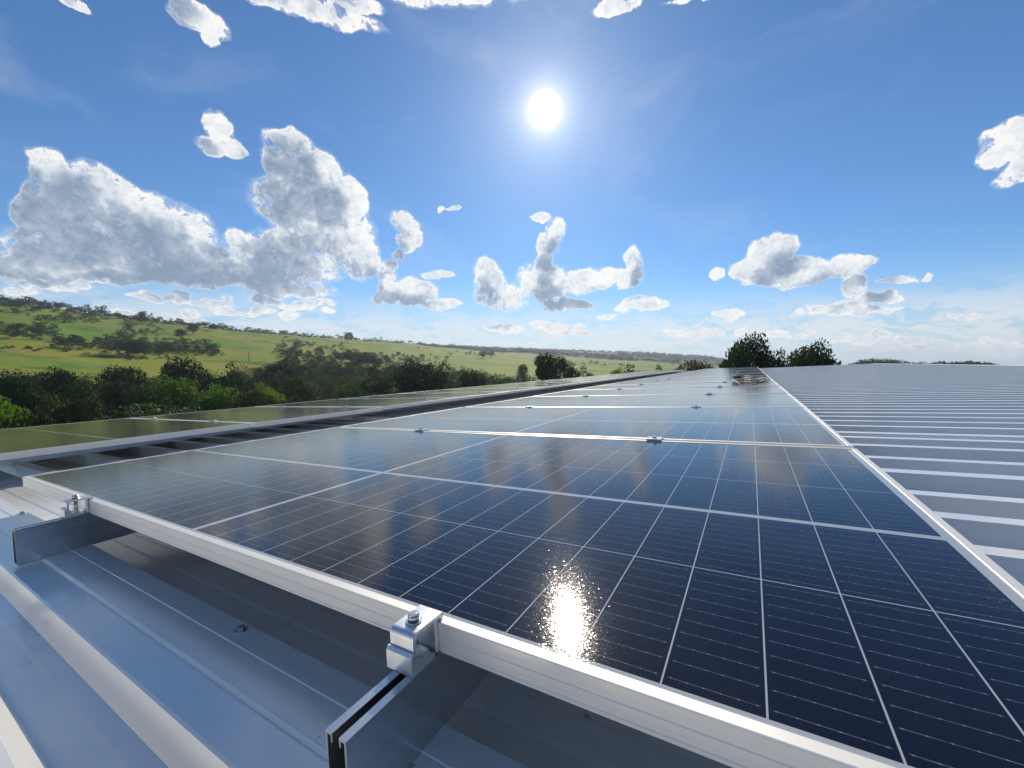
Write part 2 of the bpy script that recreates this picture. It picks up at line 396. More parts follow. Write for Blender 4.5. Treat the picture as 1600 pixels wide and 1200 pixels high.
# ------------------------------------------------------------------ terrain
F0 = 635.94
AZC = azel(fwd)[0]
XK = [-300, 0, 200, 400, 600, 700, 800, 1000, 1100, 1200, 1400, 1600, 1900]
RK = [130, 200, 300, 450, 650, 900, 1400, 2500, 4000, 6500]
YT = {
 -300: [672, 592, 548, 505, 468, 478, 500, 530, 548, 555],
 0:    [672, 590, 548, 508, 473, 480, 500, 530, 550, 557],
 200:  [672, 595, 562, 530, 496, 499, 516, 536, 552, 558],
 400:  [672, 600, 572, 545, 521, 517, 526, 541, 553, 560],
 600:  [672, 604, 582, 562, 546, 534, 533, 540, 553, 560],
 700:  [640, 608, 590, 574, 558, 547, 544, 542, 553, 561],
 800:  [640, 610, 594, 580, 567, 557, 551, 545, 553, 562],
 1000: [640, 612, 598, 588, 578, 570, 563, 551, 557, 565],
 1100: [640, 615, 602, 592, 583, 577, 570, 558, 562, 567],
 1200: [650, 620, 606, 597, 590, 584, 580, 577, 575, 572],
 1400: [650, 620, 606, 597, 590, 584, 580, 577, 575, 572],
 1600: [650, 620, 606, 597, 590, 584, 580, 577, 575, 572],
 1900: [650, 620, 606, 597, 590, 584, 580, 577, 575, 572]}
AK = []; ZK = []
for xk in XK:
    AK.append(AZC + math.degrees(math.atan((xk-800)/F0)))
    sec = math.sqrt(1+((xk-800)/F0)**2)
    ZK.append(([-7.0, -10.5, -16.5] if xk < 720 else [-7.0, -8.0, -11.0]) + [(565-y)/F0/sec*r for y, r in zip(YT[xk], RK)])
flat = [-6.0, -6.3, -11, -13, -15, -16, -20, -26, -30, -36, -48, -60, -80]
AK = [AK[0]-60] + AK + [AK[-1]+30]; ZK = [flat] + ZK + [flat]
AK += [AK[0]+360]; ZK += [flat]
RR = np.log([12.0, 35, 75] + RK)
AKn = np.array(AK); ZKn = np.array(ZK)
def vnoise(x, y, seed=0):
    xi = np.floor(x).astype(np.int64); yi = np.floor(y).astype(np.int64); fx = x-xi; fy = y-yi
    fx = fx*fx*(3-2*fx); fy = fy*fy*(3-2*fy)
    def h(a, b):
        n = (a*374761393 + b*668265263 + seed*974711) & 0x7fffffff
        n = ((n ^ (n >> 13))*1274126177) & 0x7fffffff
        return ((n ^ (n >> 16)) & 0xffff)/65535.0
    return (h(xi, yi)*(1-fx)+h(xi+1, yi)*fx)*(1-fy) + (h(xi, yi+1)*(1-fx)+h(xi+1, yi+1)*fx)*fy
def fbm(x, y, seed=0, o=4):
    s = 0; a = .5
    for i in range(o): s = s + a*vnoise(x*2**i, y*2**i, seed+i); a *= .5
    return s
def terrain_z(x, y):
    """height relative to the world origin at world x, y (arrays)"""
    dx = np.asarray(x, float)-EYE[0]; dy = np.asarray(y, float)-EYE[1]
    r = np.hypot(dx, dy)+1e-6; az = np.degrees(np.arctan2(dx, dy))
    az = (az-AKn[0]) % 360 + AKn[0]
    lr = np.clip(np.log(np.maximum(r, 1.0)), RR[0], RR[-1])
    ia = np.clip(np.searchsorted(AKn, az)-1, 0, len(AKn)-2); ta = (az-AKn[ia])/(AKn[ia+1]-AKn[ia]); ta = ta*ta*(3-2*ta)*.5+ta*.5
    ir = np.clip(np.searchsorted(RR, lr)-1, 0, len(RR)-2); tr = (lr-RR[ir])/(RR[ir+1]-RR[ir])
    # interpolate linearly in r inside each ring
    r0 = np.exp(RR[ir]); r1 = np.exp(RR[ir+1]); tr = np.clip((r-r0)/(r1-r0), 0, 1)
    z = (ZKn[ia, ir]*(1-tr)+ZKn[ia, ir+1]*tr)*(1-ta) + (ZKn[ia+1, ir]*(1-tr)+ZKn[ia+1, ir+1]*tr)*ta
    amp = np.clip((r-80)/600, 0, 1)
    z = z + (fbm(dx/110, dy/110, 3)-.47)*9*amp + (fbm(dx/450, dy/450, 9, 2)-.4)*14*np.clip((r-900)/1500, 0, 1)
    return z + EYE[2]
def build_ground():
    azs = np.concatenate([np.arange(-95, 30, .4), np.arange(30, 265, 3.0)])
    rs = np.concatenate([[0.0], np.geomspace(8, 7000, 230)])
    A, Rr = np.meshgrid(np.radians(azs), rs)
    X = EYE[0]+Rr*np.sin(A); Y = EYE[1]+Rr*np.cos(A); Z = terrain_z(X, Y)
    V = np.stack([X, Y, Z], -1).reshape(-1, 3); na = len(azs); nr = len(rs)
    i, j = np.meshgrid(np.arange(nr-1), np.arange(na), indexing='ij'); j2 = (j+1) % na
    Fq = np.stack([i*na+j, (i+1)*na+j, (i+1)*na+j2, i*na+j2], -1).reshape(-1, 4)
    me = bpy.data.meshes.new('ground'); me.from_pydata(V.tolist(), [], Fq[:, ::-1].tolist()); me.update()
    me.polygons.foreach_set('use_smooth', [True]*len(me.polygons))
    m, T = mat('pasture_grass'); c = T.new('ShaderNodeNewGeometry').outputs['Position']
    big = T.noise(c, .006, 4, .55); mid = T.noise(c, .03, 5, .6); fine = T.noise(c, .5, 5, .65); streak = T.noise(T.vm('MULTIPLY', c, (.5, 1.6, .5)), .02, 4, .6, 1.0)
    col = T.mix(T.ss(big, .38, .62), (.13, .25, .014, 1), (.25, .27, .024, 1))
    col = T.mix(T.ss(streak, .52, .68), col, (.11, .21, .014, 1))
    col = T.mix(T.math('MULTIPLY', T.ss(mid, .54, .66), .75), col, (.060, .10, .016, 1))
    col = T.mix(T.math('MULTIPLY', T.ss(mid, .46, .34), .7), col, (.29, .23, .055, 1))
    # far hills: a mosaic of woods and fields
    dist = T.vm('LENGTH', T.vm('SUBTRACT', c, tuple(EYE.tolist())), out=1)
    far = T.ss(dist, 1100, 1500)
    wood = T.ss(T.noise(T.vm('MULTIPLY', c, (1, .6, 1)), .0035, 6, .62), .40, .45)
    col = T.mix(T.math('MULTIPLY', far, wood), col, (.022, .040, .016, 1))
    col = T.mix(T.math('MULTIPLY', T.ss(dist, 185, 135), T.ss(dist, 20, 40)), col, (.035, .055, .018, 1))
    col = T.mix(T.math('MULTIPLY_ADD', fine, .5, -.12, clamp=True), col, T.vm('SCALE', col, .45))
    setp(T, Base_Color=col, Roughness=.9); T.b.inputs['Specular IOR Level'].default_value = .1
    T.l.new(bump(T, fine, .8, .6), T.b.inputs['Normal'])
    obj('ground', me, m, kind='structure')
build_ground()

def on_ground(px, py, rmin=40, rmax=6000):
    """world point where the sight line through a picture point meets the terrain"""
    d = px2dir(px, py); t = np.geomspace(rmin, rmax, 3000); P = EYE[None]+d[None]*t[:, None]
    z = terrain_z(P[:, 0], P[:, 1]); k = np.where(P[:, 2] < z)[0]
    k = k[0] if len(k) else int(np.argmin(P[:, 2]-z))
    p = P[k].copy(); p[2] = z[k]
    return p, float(np.hypot(*(p-EYE)[:2]))

# ------------------------------------------------------------------ trees
def leaf_quads(rng, centers, size, flat=.5):
    n = len(centers)
    a = rng.normal(size=(n, 3)); a[:, 2] *= flat; a /= np.linalg.norm(a, axis=1)[:, None]
    b = rng.normal(size=(n, 3)); b -= (a*b).sum(1)[:, None]*a; b /= np.linalg.norm(b, axis=1)[:, None]
    s = size*rng.uniform(.55, 1.3, n)[:, None]; e = rng.uniform(.5, .95, n)[:, None]
    V = np.stack([centers-a*s-b*s*e*.3, centers-b*s*e, centers+a*s+b*s*.2*e, centers+b*s*e], 1)
    return V.reshape(-1, 3)
def crown_points(rng, nlobes, n, w, h, z0):
    """points on the skins of a heap of unequal lobes: crown w wide, from z0 up to h"""
    P = []; lob = []
    for i in range(nlobes):
        t = rng.uniform(0, 1); a = rng.uniform(0, 2*math.pi); rr = w*.5*math.sqrt(rng.uniform(0, .75))*(1.0-.38*t**2)
        lob.append((rr*math.cos(a), rr*math.sin(a), z0+(h-z0)*(.15+.72*t), w*rng.uniform(.13, .24)))
    tot = sum(l[3]**2 for l in lob)
    for (x, y, z, r) in lob:
        k = int(n*r*r/tot); v = rng.normal(size=(k, 3)); v /= np.linalg.norm(v, axis=1)[:, None]
        rad_ = r*rng.uniform(.55, 1.08, k)[:, None]
        P.append(np.array([x, y, z]) + v*rad_*np.array([1, 1, .72]))
    return np.concatenate(P), lob
CROWNS = {}
def crown_mesh(kind, var):
    key = (kind, var)
    if key not in CROWNS:
        rng = np.random.default_rng(100+var*7)
        P, lob = crown_points(rng, 16+3*var, 5200, 1.0, 1.0, .22)
        cm = quads_mesh('crown', leaf_quads(rng, P, .021), 0) if False else None
        V = leaf_quads(rng, P, .021); cm = quads_mesh('crown', V, len(V)//4); cm.materials.append(M_LEAF[kind])
        mb = MB(); mb.tube([(0, 0, -.05), (.01, 0, .12), (0, .015, .3), (.01, 0, .55)], [.035, .026, .02, .008], 8)
        for l in lob[:7]:
            mb.tube([(0, 0, .2+.1*rng.uniform()), (l[0]*.5, l[1]*.5, l[2]*.75), l[:3]], [.016, .01, .004], 6)
        tm = mb.mesh('trunk'); tm.materials.append(M_BARK)
        CROWNS[key] = (cm, tm)
    return CROWNS[key]
RNG = random.Random(5)
def tree(name, label, cat, px, py, hpx, wpx, kind='dark', var=None, group=None, rmin=40, rmax=6000, sink=.0, dist=None):
    if dist:
        d = px2dir(px, py); d2 = d[:2]/np.linalg.norm(d[:2]); p = np.array([EYE[0]+d2[0]*dist, EYE[1]+d2[1]*dist, 0]); p[2] = terrain_z(p[0], p[1]); r = dist
        sec = math.sqrt(1+((px-800)/F0)**2); ztop = EYE[2]+(565-(py-hpx))/F0/sec*dist; hh = ztop-p[2]
    else:
        p, r = on_ground(px, py, rmin, rmax); sec = math.sqrt(1+((px-800)/F0)**2); hh = hpx*r/F0/sec
    ww = wpx*r/F0/sec
    if dist: ww = max(ww, hh*.38)
    cm, tm = crown_mesh(kind, RNG.randrange(6) if var is None else var)
    root = obj(name, None); root.location = (p[0], p[1], p[2]-sink*hh)
    root.rotation_euler = (0, 0, RNG.uniform(0, 6.28)); root.scale = (ww*1.22, ww*1.22, hh)
    obj('crown', cm, None, root); obj('trunk', tm, None, root)
    tag(root, label, cat, group)
    return root

def mass(name, label, pts, kind, n, leaf, rng_seed=1):
    """many far crowns as one object: pts rows = x, y, z, width, height"""
    rng = np.random.default_rng(rng_seed); base = []
    for k in range(5):
        P, _ = crown_points(rng, 9, n, 1.0, 1.0, .02); base.append(P)
    out = []
    for i, (x, y, z, w, h) in enumerate(pts):
        P = base[i % 5].copy(); a = rng.uniform(0, 6.28); c_, s_ = math.cos(a), math.sin(a)
        Q = np.stack([(P[:, 0]*c_-P[:, 1]*s_)*w, (P[:, 0]*s_+P[:, 1]*c_)*w, P[:, 2]*h], 1)
        V = leaf_quads(rng, Q, leaf*w) + np.array([x, y, z]); out.append(V)
    V = np.concatenate(out); me = quads_mesh(name, V, len(V)//4)
    o = obj(name, me, M_LEAF[kind], kind='stuff', label=label)
    return o
def scatter(region, n, wr, hr, seed, jitter=8):
    """region: list of picture polygons' boxes (x0, x1, y0, y1) sampled and dropped on the ground"""
    rng = np.random.default_rng(seed); out = []
    tot = sum((b[1]-b[0])*(b[3]-b[2]) for b in region)
    for (x0, x1, y0, y1) in region:
        for _ in range(max(2, int(n*(x1-x0)*(y1-y0)/tot))):
            p, r = on_ground(rng.uniform(x0, x1), rng.uniform(y0, y1), 30)
            w = rng.uniform(*wr); out.append((p[0], p[1], p[2]-.3, w, w*rng.uniform(*hr)))
    return out

def build_woods():
    # valley wood below the roof: sampled in plan, az from far left to x~800, 60..230 m out
    rng = np.random.default_rng(11); dk = []; md = []; ol = []
    for _ in range(1350):
        px = rng.uniform(-200, 830); az = math.radians(AZC + math.degrees(math.atan((px-800)/F0)))
        lo = 45; hi = 175 if px < 300 else 175+(px-300)*.35
        if px > 620: hi = 350-(px-620)*.9
        r = lo+(hi-lo)*rng.uniform()**.8
        x = EYE[0]+r*math.sin(az); y = EYE[1]+r*math.cos(az)
        if x > -8 and y < 30 and r < 50: continue
        z = float(terrain_z(x, y)); w = rng.uniform(6, 12); h = w*rng.uniform(.7, 1.1)
        sec = math.sqrt(1+((px-800)/F0)**2); ycap = (626 if r < 70 else 606 if r < 95 else 590 if r < 130 else 576)+rng.uniform(-8, 22)+(5 if px < 200 else 0)-(16 if px > 380 else 0); h = min(h, EYE[2]+(565-ycap)/F0/sec*r-z)
        if h < 1.5: continue
        w = min(w, h/.55)
        (dk if rng.uniform() < .6 else md if rng.uniform() < .75 else ol).append((x, y, z-.5, w, h))
    mass('valley_woodland', 'dense dark green wood filling the valley beyond the roof', dk, 'dark', 950, .021, 1)
    mass('valley_undergrowth', 'mid green bushes mixed through the valley wood', md, 'mid', 950, .021, 2)
    mass('valley_scrub', 'olive scrub showing between the dark valley trees', ol, 'olive', 950, .021, 3)
    # bush bands on the hill fields
    b1 = scatter([(0, 85, 515, 532), (85, 200, 530, 548), (150, 340, 535, 556), (180, 260, 520, 535), (430, 560, 540, 560), (330, 345, 552, 566), (560, 660, 560, 578), (440, 620, 562, 600), (430, 700, 556, 580), (200, 340, 545, 556)], 480, (4, 9), (.6, .9), 21)
    mass('hillside_scrub', 'dark bushes in bands across the hillside pasture', b1, 'dark', 420, .038, 4)
    b2 = scatter([(60, 170, 495, 505), (0, 60, 488, 494), (195, 250, 503, 512), (440, 470, 528, 540), (700, 800, 549, 556), (880, 1130, 566, 572), (650, 840, 541, 546), (940, 1100, 560, 564)], 150, (5, 11), (.4, .6), 22)
    mass('hedgerow_scrub', 'low hedges and bushes far up the pasture', b2, 'mid', 160, .05, 5)
    b3 = scatter([(50, 130, 547, 550), (130, 200, 552, 555), (200, 290, 559, 563), (0, 60, 543, 546)], 46, (1.5, 3.5), (.5, .8), 23)
    mass('field_hedge', 'thin broken hedge crossing the green field on the left', b3, 'dark', 120, .07, 9)
    # tree line along the crest and woods on the far hills
    rng = np.random.default_rng(31); cr = []
    for px in np.arange(-60, 640, 3.2):
        if rng.uniform() < .12: continue
        r = 640 + max(0, (px-300))*.9 + rng.uniform(-25, 35); az = math.radians(AZC + math.degrees(math.atan((px-800)/F0)))
        x = EYE[0]+r*math.sin(az); y = EYE[1]+r*math.cos(az); w = rng.uniform(7, 14)
        cr.append((x, y, float(terrain_z(x, y))-1, w, w*rng.uniform(.45, .95)))
    mass('crest_woodland', 'dark line of trees along the crest of the left hill', cr, 'dark', 260, .045, 6)
    fr = []
    for _ in range(2300):
        px = rng.uniform(560, 1150); r = rng.uniform(1300, 2700); az = math.radians(AZC + math.degrees(math.atan((px-800)/F0)))
        x = EYE[0]+r*math.sin(az); y = EYE[1]+r*math.cos(az)
        if fbm(np.array([x/300.]), np.array([y/300.]), 5)[0] < .42 and r < 2300: continue
        w = rng.uniform(13, 26); fr.append((x, y, float(terrain_z(x, y))-2, w, w*rng.uniform(.4, .6)))
    mass('distant_woodland', 'hazy blue green woods over the far hills', fr, 'dark', 90, .07, 7)
    hr = []
    for px in list(np.arange(1328, 1345, 5))+list(np.arange(1345, 1400, 3.5))+list(np.arange(1400, 1560, 4.5)):
        r = 420+rng.uniform(-20, 20); d = px2dir(px, 575); d2 = d[:2]/np.linalg.norm(d[:2]); x = EYE[0]+d2[0]*r; y = EYE[1]+d2[1]*r
        sec = math.sqrt(1+((px-800)/F0)**2); z = float(terrain_z(x, y)); top = EYE[2]+(565-(rng.uniform(557.5, 562.5) if 1344 < px < 1412 else rng.uniform(561, 567.5)))/F0/sec*r
        hr.append((x, y, z, rng.uniform(9, 15), top-z))
    mass('horizon_woodland', 'thin dark line of trees on the horizon beyond the bare roof', hr, 'dark', 700, .035, 8)
build_woods()

TREES = [
 # name, label, px, py(base), h, w, kind
 ('tree', 'round dark tree alone on the left hill crest line, above the green field', 221, 507, 19, 15, 'dark'),
 ('tree', 'bushy dark tree on the hillside, left of the taller pair by the pole', 284, 530, 16, 16, 'dark'),
 ('tree', 'upright dark tree on the hillside beside the thin wooden pole', 302, 523, 17, 14, 'dark'),
 ('tree', 'small round tree on the hillside right of the thin wooden pole', 333, 517, 11, 10, 'dark'),
 ('tree', 'lone dark tree standing on the skyline above the middle of the wood', 544, 535, 16, 12, 'dark'),
 ('tree', 'small bushy tree high on the left pasture near its top edge', 64, 486, 9, 16, 'dark'),
 ('tree', 'wide flat topped dark tree at the top corner of the bush band', 560, 575, 30, 55, 'dark'),
 ('tree', 'pale wide crowned tree at the top of the dark bush band on the left slope', 200, 556, 26, 50, 'mid'),
 ('tree', 'small tree in the pasture left of the big dark tree by the panels', 755, 560, 11, 14, 'dark'),
 ('tree', 'tiny round tree in the distant pasture beside its lookalike', 768, 558, 9, 10, 'dark'),
 ('tree', 'narrow bush at the panel edge left of the big dark tree', 817, 600, 30, 15, 'dark'),
]
TREES_D = [
 # px, top y base-ignored: label, px, ytop, w, dist, kind
 ('tree', 'big black green tree rising over the far edge of the panels at the pasture', 640, 562, 70, 110, 'dark'),
 ('tree', 'spreading dark tree joined to the right side of the big black green one', 678, 568, 46, 115, 'dark'),
 ('tree', 'large dark tree standing against the pasture behind the raised panel edge', 862, 556, 56, 120, 'dark'),
 ('tree', 'shorter bushy tree touching the right side of the large pasture edge tree', 886, 566, 40, 125, 'dark'),
 ('tree', 'small dark tree behind the panel edge, first right of the large pair', 915, 571, 34, 130, 'mid'),
 ('tree', 'bluish shrubby tree low behind the panels left of the narrow bush', 740, 583, 46, 110, 'mid'),
 ('tree', 'smaller blue green tree between the bluish shrubby tree and the black green tree', 706, 586, 36, 105, 'mid'),
 ('tree', 'low green tree behind the panel edge in front of the far blue hill', 985, 568, 46, 110, 'mid'),
 ('tree', 'low bright green tree beside the rusty bushes behind the panels', 965, 573, 22, 105, 'lime'),
 ('tree', 'dark shrubby tree between the bright green tree and the rusty bushes', 1025, 570, 30, 105, 'dark'),
 ('tree', 'rusty brown bushy tree low behind the panels left of the tall dark group', 1085, 566, 60, 95, 'rust'),
 ('tree', 'rusty bush right of its larger brown neighbour behind the panels', 1112, 568, 30, 90, 'olive'),
 ('tree', 'tallest dark tree at the left of the group beyond the far roof end', 1174, 528, 56, 60, 'dark'),
 ('tree', 'dark tree with leafy left edge leaning on the tallest tree of the roof end group', 1156, 540, 44, 58, 'mid'),
 ('tree', 'low dark tree second from left in the group beyond the far roof end', 1214, 544, 44, 62, 'dark'),
 ('tree', 'short round tree in the middle of the group beyond the far roof end', 1244, 548, 38, 60, 'mid'),
 ('tree', 'open crowned tree with sky gaps at the right of the roof end group', 1273, 529, 46, 60, 'mid'),
 ('tree', 'lowest dark tree at the right tip of the roof end group', 1290, 550, 36, 58, 'dark'),
 ('tree', 'bright lime green bushy tree in the valley wood near the left panel row', 283, 594, 82, 95, 'lime'),
 ('tree', 'lime green tree just right of its larger twin in the valley wood', 340, 598, 56, 92, 'lime'),
 ('tree', 'pale lime bush at the panel edge right of the dark valley trees', 425, 604, 50, 92, 'lime'),
 ('tree', 'dull grey green bush in front of the pale lime bush', 385, 612, 46, 85, 'olive'),
 ('tree', 'tall rounded dark tree in the valley wood at the tip of the green field', 361, 565, 44, 120, 'dark'),
 ('tree', 'broad dark tree in the wood below the edge of the green field', 285, 562, 60, 130, 'dark'),
 ('tree', 'dark domed tree at the upper edge of the wood, left part of the green field', 92, 571, 46, 125, 'dark'),
 ('tree', 'dark bushy tree at the field edge near the middle of the left wood', 190, 576, 56, 120, 'dark'),
 ('tree', 'yellow green tree at the left border beside the panels', 8, 618, 40, 60, 'lime'),
 ('tree', 'brown olive bushy tree low against the nearest panels of the left row', 115, 628, 60, 62, 'olive'),
 ('tree', 'olive tree behind the left row, right of the brown olive one', 48, 640, 50, 60, 'olive'),
 ('tree', 'mid green domed tree in the lower left part of the valley wood', 130, 600, 56, 85, 'mid'),
 ('tree', 'grey green feathery tree in the valley wood right of the dull bush', 465, 590, 50, 120, 'mid'),
 ('tree', 'dark round tree in the upper middle of the valley wood', 440, 560, 60, 190, 'dark'),
 ('tree', 'dark broad tree in the wood left of the big black green tree', 590, 574, 50, 130, 'dark'),
 ('tree', 'mid green tree below the broad dark one at the panel edge', 545, 590, 54, 110, 'mid'),
 ('tree', 'bright green domed tree just left of the largest lime green tree', 232, 600, 44, 90, 'mid'),
 ('tree', 'dark green domed tree under the tip of the green field', 325, 580, 50, 112, 'dark'),
 ('tree', 'fresh green small tree between the dull bush and the feathery tree', 410, 596, 34, 104, 'lime'),
 ('tree', 'olive brown tree in the middle of the wood behind the bright domed one', 175, 598, 44, 100, 'olive'),
 ('tree', 'mid green tree near the left border above the yellow green one', 62, 600, 46, 90, 'mid'),
 ('tree', 'dark crown low in the far left corner of the valley wood', 20, 590, 50, 90, 'dark'),
]
for (nm, lb, px, py, h, w, kd) in TREES: tree(nm, lb, 'tree', px, py, h, w, kd, rmin=150)
for (nm, lb, px, yt, w, dist, kd) in TREES_D: tree(nm, lb, 'tree', px, yt, 0, w, kd, dist=dist)

# thin poles on the hillside
m, T = mat('weathered_wood'); setp(T, Base_Color=T.mix(T.noise(objc(T), 3, 4), (.10, .085, .07, 1), (.20, .18, .15, 1)), Roughness=.85); M_POLE = m
for (px, py, hpx, lb) in [(301, 522, 21, 'thin wooden pole with a crossbar beside the dark hillside trees'), (389, 565, 15, 'thin wooden pole at the right edge of the brownish pasture'), (303, 572, 14, 'short wooden pole at the foot of the green field')]:
    p, r = on_ground(px, py, 150); sec = math.sqrt(1+((px-800)/F0)**2); h = hpx*r/F0/sec
    root = obj('utility_pole', None); root.location = p; tag(root, lb, 'pole', 'poles on the hillside')
    b = MB(); b.tube([(0, 0, -.5), (0, 0, h*.5), (0, 0, h)], [.22, .2, .16], 8); obj('pole_shaft', b.mesh('pole_shaft'), M_POLE, root)
    b = MB(); b.box(-1.1, 1.1, -.08, .08, h*.88, h*.88+.16); obj('crossbar', b.mesh('crossbar'), M_POLE, root)

# ------------------------------------------------------------------ the building under the panels
ZT, ZP = -.105, -.147              # rib tops and pans of the sheet, below the panel plane
UE, UR = -3.55, 6.80               # eave and ridge along the slope
VE0, VE1 = -3.2, 24.0
def rib_centres():
    r = [-.45, .16, .77, 1.49, 2.20, 2.92, 3.466, 3.97, 4.67, 5.25, 5.95, 6.51, 6.91, 7.57, 8.16, 8.77]
    v = [k*.3515-.3036 for k in r]
    while v[0] > VE0: v.insert(0, v[0]-.21)
    while v[-1] < VE1-.1: v.append(v[-1]+.21)
    return [a for a in v if VE0+.05 < a < VE1-.05]
RIBS = rib_centres()
def roof_profile():
    P = [(VE0, ZP)]
    for i, c in enumerate(RIBS):
        hw = .021 if i % 4 else .025
        if abs(c+.033) < .03:      # the lapped rib, with the lower sheet's shoulder showing beside it
            P += [(-.140, ZP), (-.124, ZT-.009), (-.121, ZT-.007), (-.0765, ZT-.007), (-.0745, ZT-.0005), (-.073, ZT), (-.034, ZT), (-.033, ZT+.0012), (-.001, ZT+.0012), (0, ZT), (.027, ZP)]
        else: P += [(c-hw-.027, ZP), (c-hw-.001, ZT-.0015), (c-hw, ZT), (c+hw, ZT), (c+hw+.001, ZT-.0015), (c+hw+.027, ZP)]
        if i+1 < len(RIBS):
            n = RIBS[i+1]; mc = (c+n)/2
            P += [(mc-.024, ZP), (mc-.018, ZP+.0022), (mc+.018, ZP+.0022), (mc+.024, ZP)]
    P.append((VE1, ZP)); return P
def build_building():
    root = obj('metal_building', None); tag(root, 'long low building with a white ribbed metal roof carrying the solar panels', 'building')
    P = roof_profile(); n = len(P); us = np.linspace(UE, UR, 12); V = []; Fq = []
    for u in us: V += [L2W(u, v, z) for (v, z) in P]
    for a in range(len(us)-1):
        for k in range(n-1): Fq.append((a*n+k, a*n+k+1, (a+1)*n+k+1, (a+1)*n+k)[::-1])
    # the other slope, falling away beyond the ridge
    rid = L2W(UR, 0, 0)
    b0 = len(V)
    for t in (0.004, 5.0, 10.4):
        for (v, z) in P:
            w = L2W(UR, v, z); V.append(np.array([w[0]+t*cs, w[1], w[2]-t*sn]))
    for a in range(2):
        for k in range(n-1): Fq.append((b0+a*n+k, b0+a*n+k+1, b0+(a+1)*n+k+1, b0+(a+1)*n+k)[::-1])
    me = mesh('roof', V, Fq); obj('roof', me, M_ROOF, root)
    cap = MB(); w = L2W(UR, 0, ZT)
    cap.prism([(w[0]-.16, w[2]-.16*sn/cs+.004), (w[0], w[2]+.006), (w[0]+.16, w[2]-.16*sn/cs+.004), (w[0]+.16, w[2]-.16*sn/cs+.001), (w[0], w[2]+.002), (w[0]-.16, w[2]-.16*sn/cs+.001)], 'y', VE0, VE1)
    obj('ridge_cap', cap.mesh('ridge_cap'), M_ROOF, root)
    m, T = mat('wall_sheet'); setp(T, Base_Color=T.mix(T.noise(objc(T), 1.5, 4), (.5, .5, .48, 1), (.62, .62, .6, 1)), Roughness=.5)
    wb = MB(); x0 = L2W(UE, 0, ZP)[0]+.35; x1 = L2W(UR, 0, 0)[0]+10.0; xr = w[0]; zr = L2W(UR, 0, ZP)[2]-.06; gz = EYE[2]-7.5
    z0 = zr-(xr-x0)*sn/cs; z1 = zr-(x1-xr)*sn/cs
    wb.prism([(x0, gz), (x1, gz), (x1, z1), (xr, zr), (x0, z0)], 'y', VE0+.3, VE1-.3)
    obj('wall', wb.mesh('wall'), m, root)
    g = MB(); e = L2W(UE, 0, ZP)
    g.prism([(e[0]-.14, e[2]-.02), (e[0]+.02, e[2]-.02), (e[0]+.02, e[2]-.14), (e[0]-.12, e[2]-.14)], 'y', VE0, VE1)
    obj('gutter', g.mesh('gutter'), M_GALV, root)
    # screws with washers on the rib crowns
    sc = MB(); sc.cyl((0, 0, 0), .0085, .0018, 14); sc.cyl((0, 0, .0018), .0048, .005, 6); sm = sc.mesh('roofing_screw')
    rng = random.Random(3)
    for i, c in enumerate(RIBS):
        if not (-.7 < c < 1.6): continue
        for u in ((-2.1, -.62, .02, 1.30, 2.5, 3.75, 5.0) if abs(c+.033) < .03 else (-2.2, -.7, 1.2, 3.6, 4.9)):
            o = obj('roofing_screw', sm, M_BOLT, root); o.matrix_local = ROOF @ Matrix.Translation((u+rng.uniform(-.03, .03), c+.02*(abs(c+.033) < .03), ZT))
    return root
build_building()

# ------------------------------------------------------------------ solar panels
def frame_mesh():
    prof = [(0, -.030), (0, -.0268), (.0005, -.0262), (.0005, -.0212), (0, -.0206), (0, -.0148), (.0005, -.0142), (.0005, -.0092), (0, -.0086), (0, -.0012), (.0004, -.0003), (.0013, 0), (.0112, 0), (.0118, -.0005), (.0118, -.0030),
            (.0020, -.0030), (.0020, -.0280), (.0230, -.0280), (.0230, -.0300)]
    V = []; n = len(prof)
    for (sx, sy, cx, cy) in ((1, 1, 0, 0), (-1, 1, W, 0), (-1, -1, W, D), (1, -1, 0, D)):
        for (d, z) in prof: V.append((cx+sx*d, cy+sy*d, z))
    Fq = []
    for k in range(4):
        k2 = (k+1) % 4
        for i in range(n):
            j = (i+1) % n; Fq.append((k*n+i, k2*n+i, k2*n+j, k*n+j))
    b = MB(); b.add(V, Fq)
    return b.mesh('frame')
FR = frame_mesh()
b = MB(); b.box(.0022, W-.0022, .0022, D-.0022, -.0056, -.0014)
# glass laminate lies just under the lip
GL = MB(); GL.box(.0025, W-.0025, .0025, D-.0025, -.0070, -.0031)
GLM = GL.mesh('glass_laminate')
GL2 = MB(); GL2.box(.0119, W-.0119, .0119, D-.0119, -.0030, -.0012); GLM = GL2.mesh('glass_laminate')
BSM = GL.mesh('backsheet')
m, T = mat('white_backsheet'); setp(T, Base_Color=(.85, .85, .85, 1), Roughness=.5); M_BACK = m
JB = MB()
for x in (W/2-.35, W/2-.06, W/2+.24): JB.box(x, x+.11, D/2-.03, D/2+.03, -.0235, -.0071)
JBM = JB.mesh('junction_box', .002)
m, T = mat('black_plastic'); setp(T, Base_Color=(.012, .012, .013, 1), Roughness=.45); M_BLACK = m
ORD = ['nearest', 'second', 'third', 'fourth', 'fifth', 'sixth', 'seventh', 'eighth', 'ninth', 'tenth', 'eleventh', 'twelfth', 'thirteenth', 'fourteenth', 'fifteenth', 'sixteenth', 'seventeenth', 'eighteenth', 'nineteenth', 'twentieth', 'twenty first', 'twenty second']
proto = obj('solar_panel', None)
obj('frame', FR, M_ALU, proto); gl_ = obj('glass_laminate', GLM, M_GLASS, proto); obj('backsheet', BSM, M_BACK, proto)
ROWS = [(0.0, 0.0, 20, 'main row'), (-3.10, .035, 20, 'left row')]
prng = random.Random(8); first = True
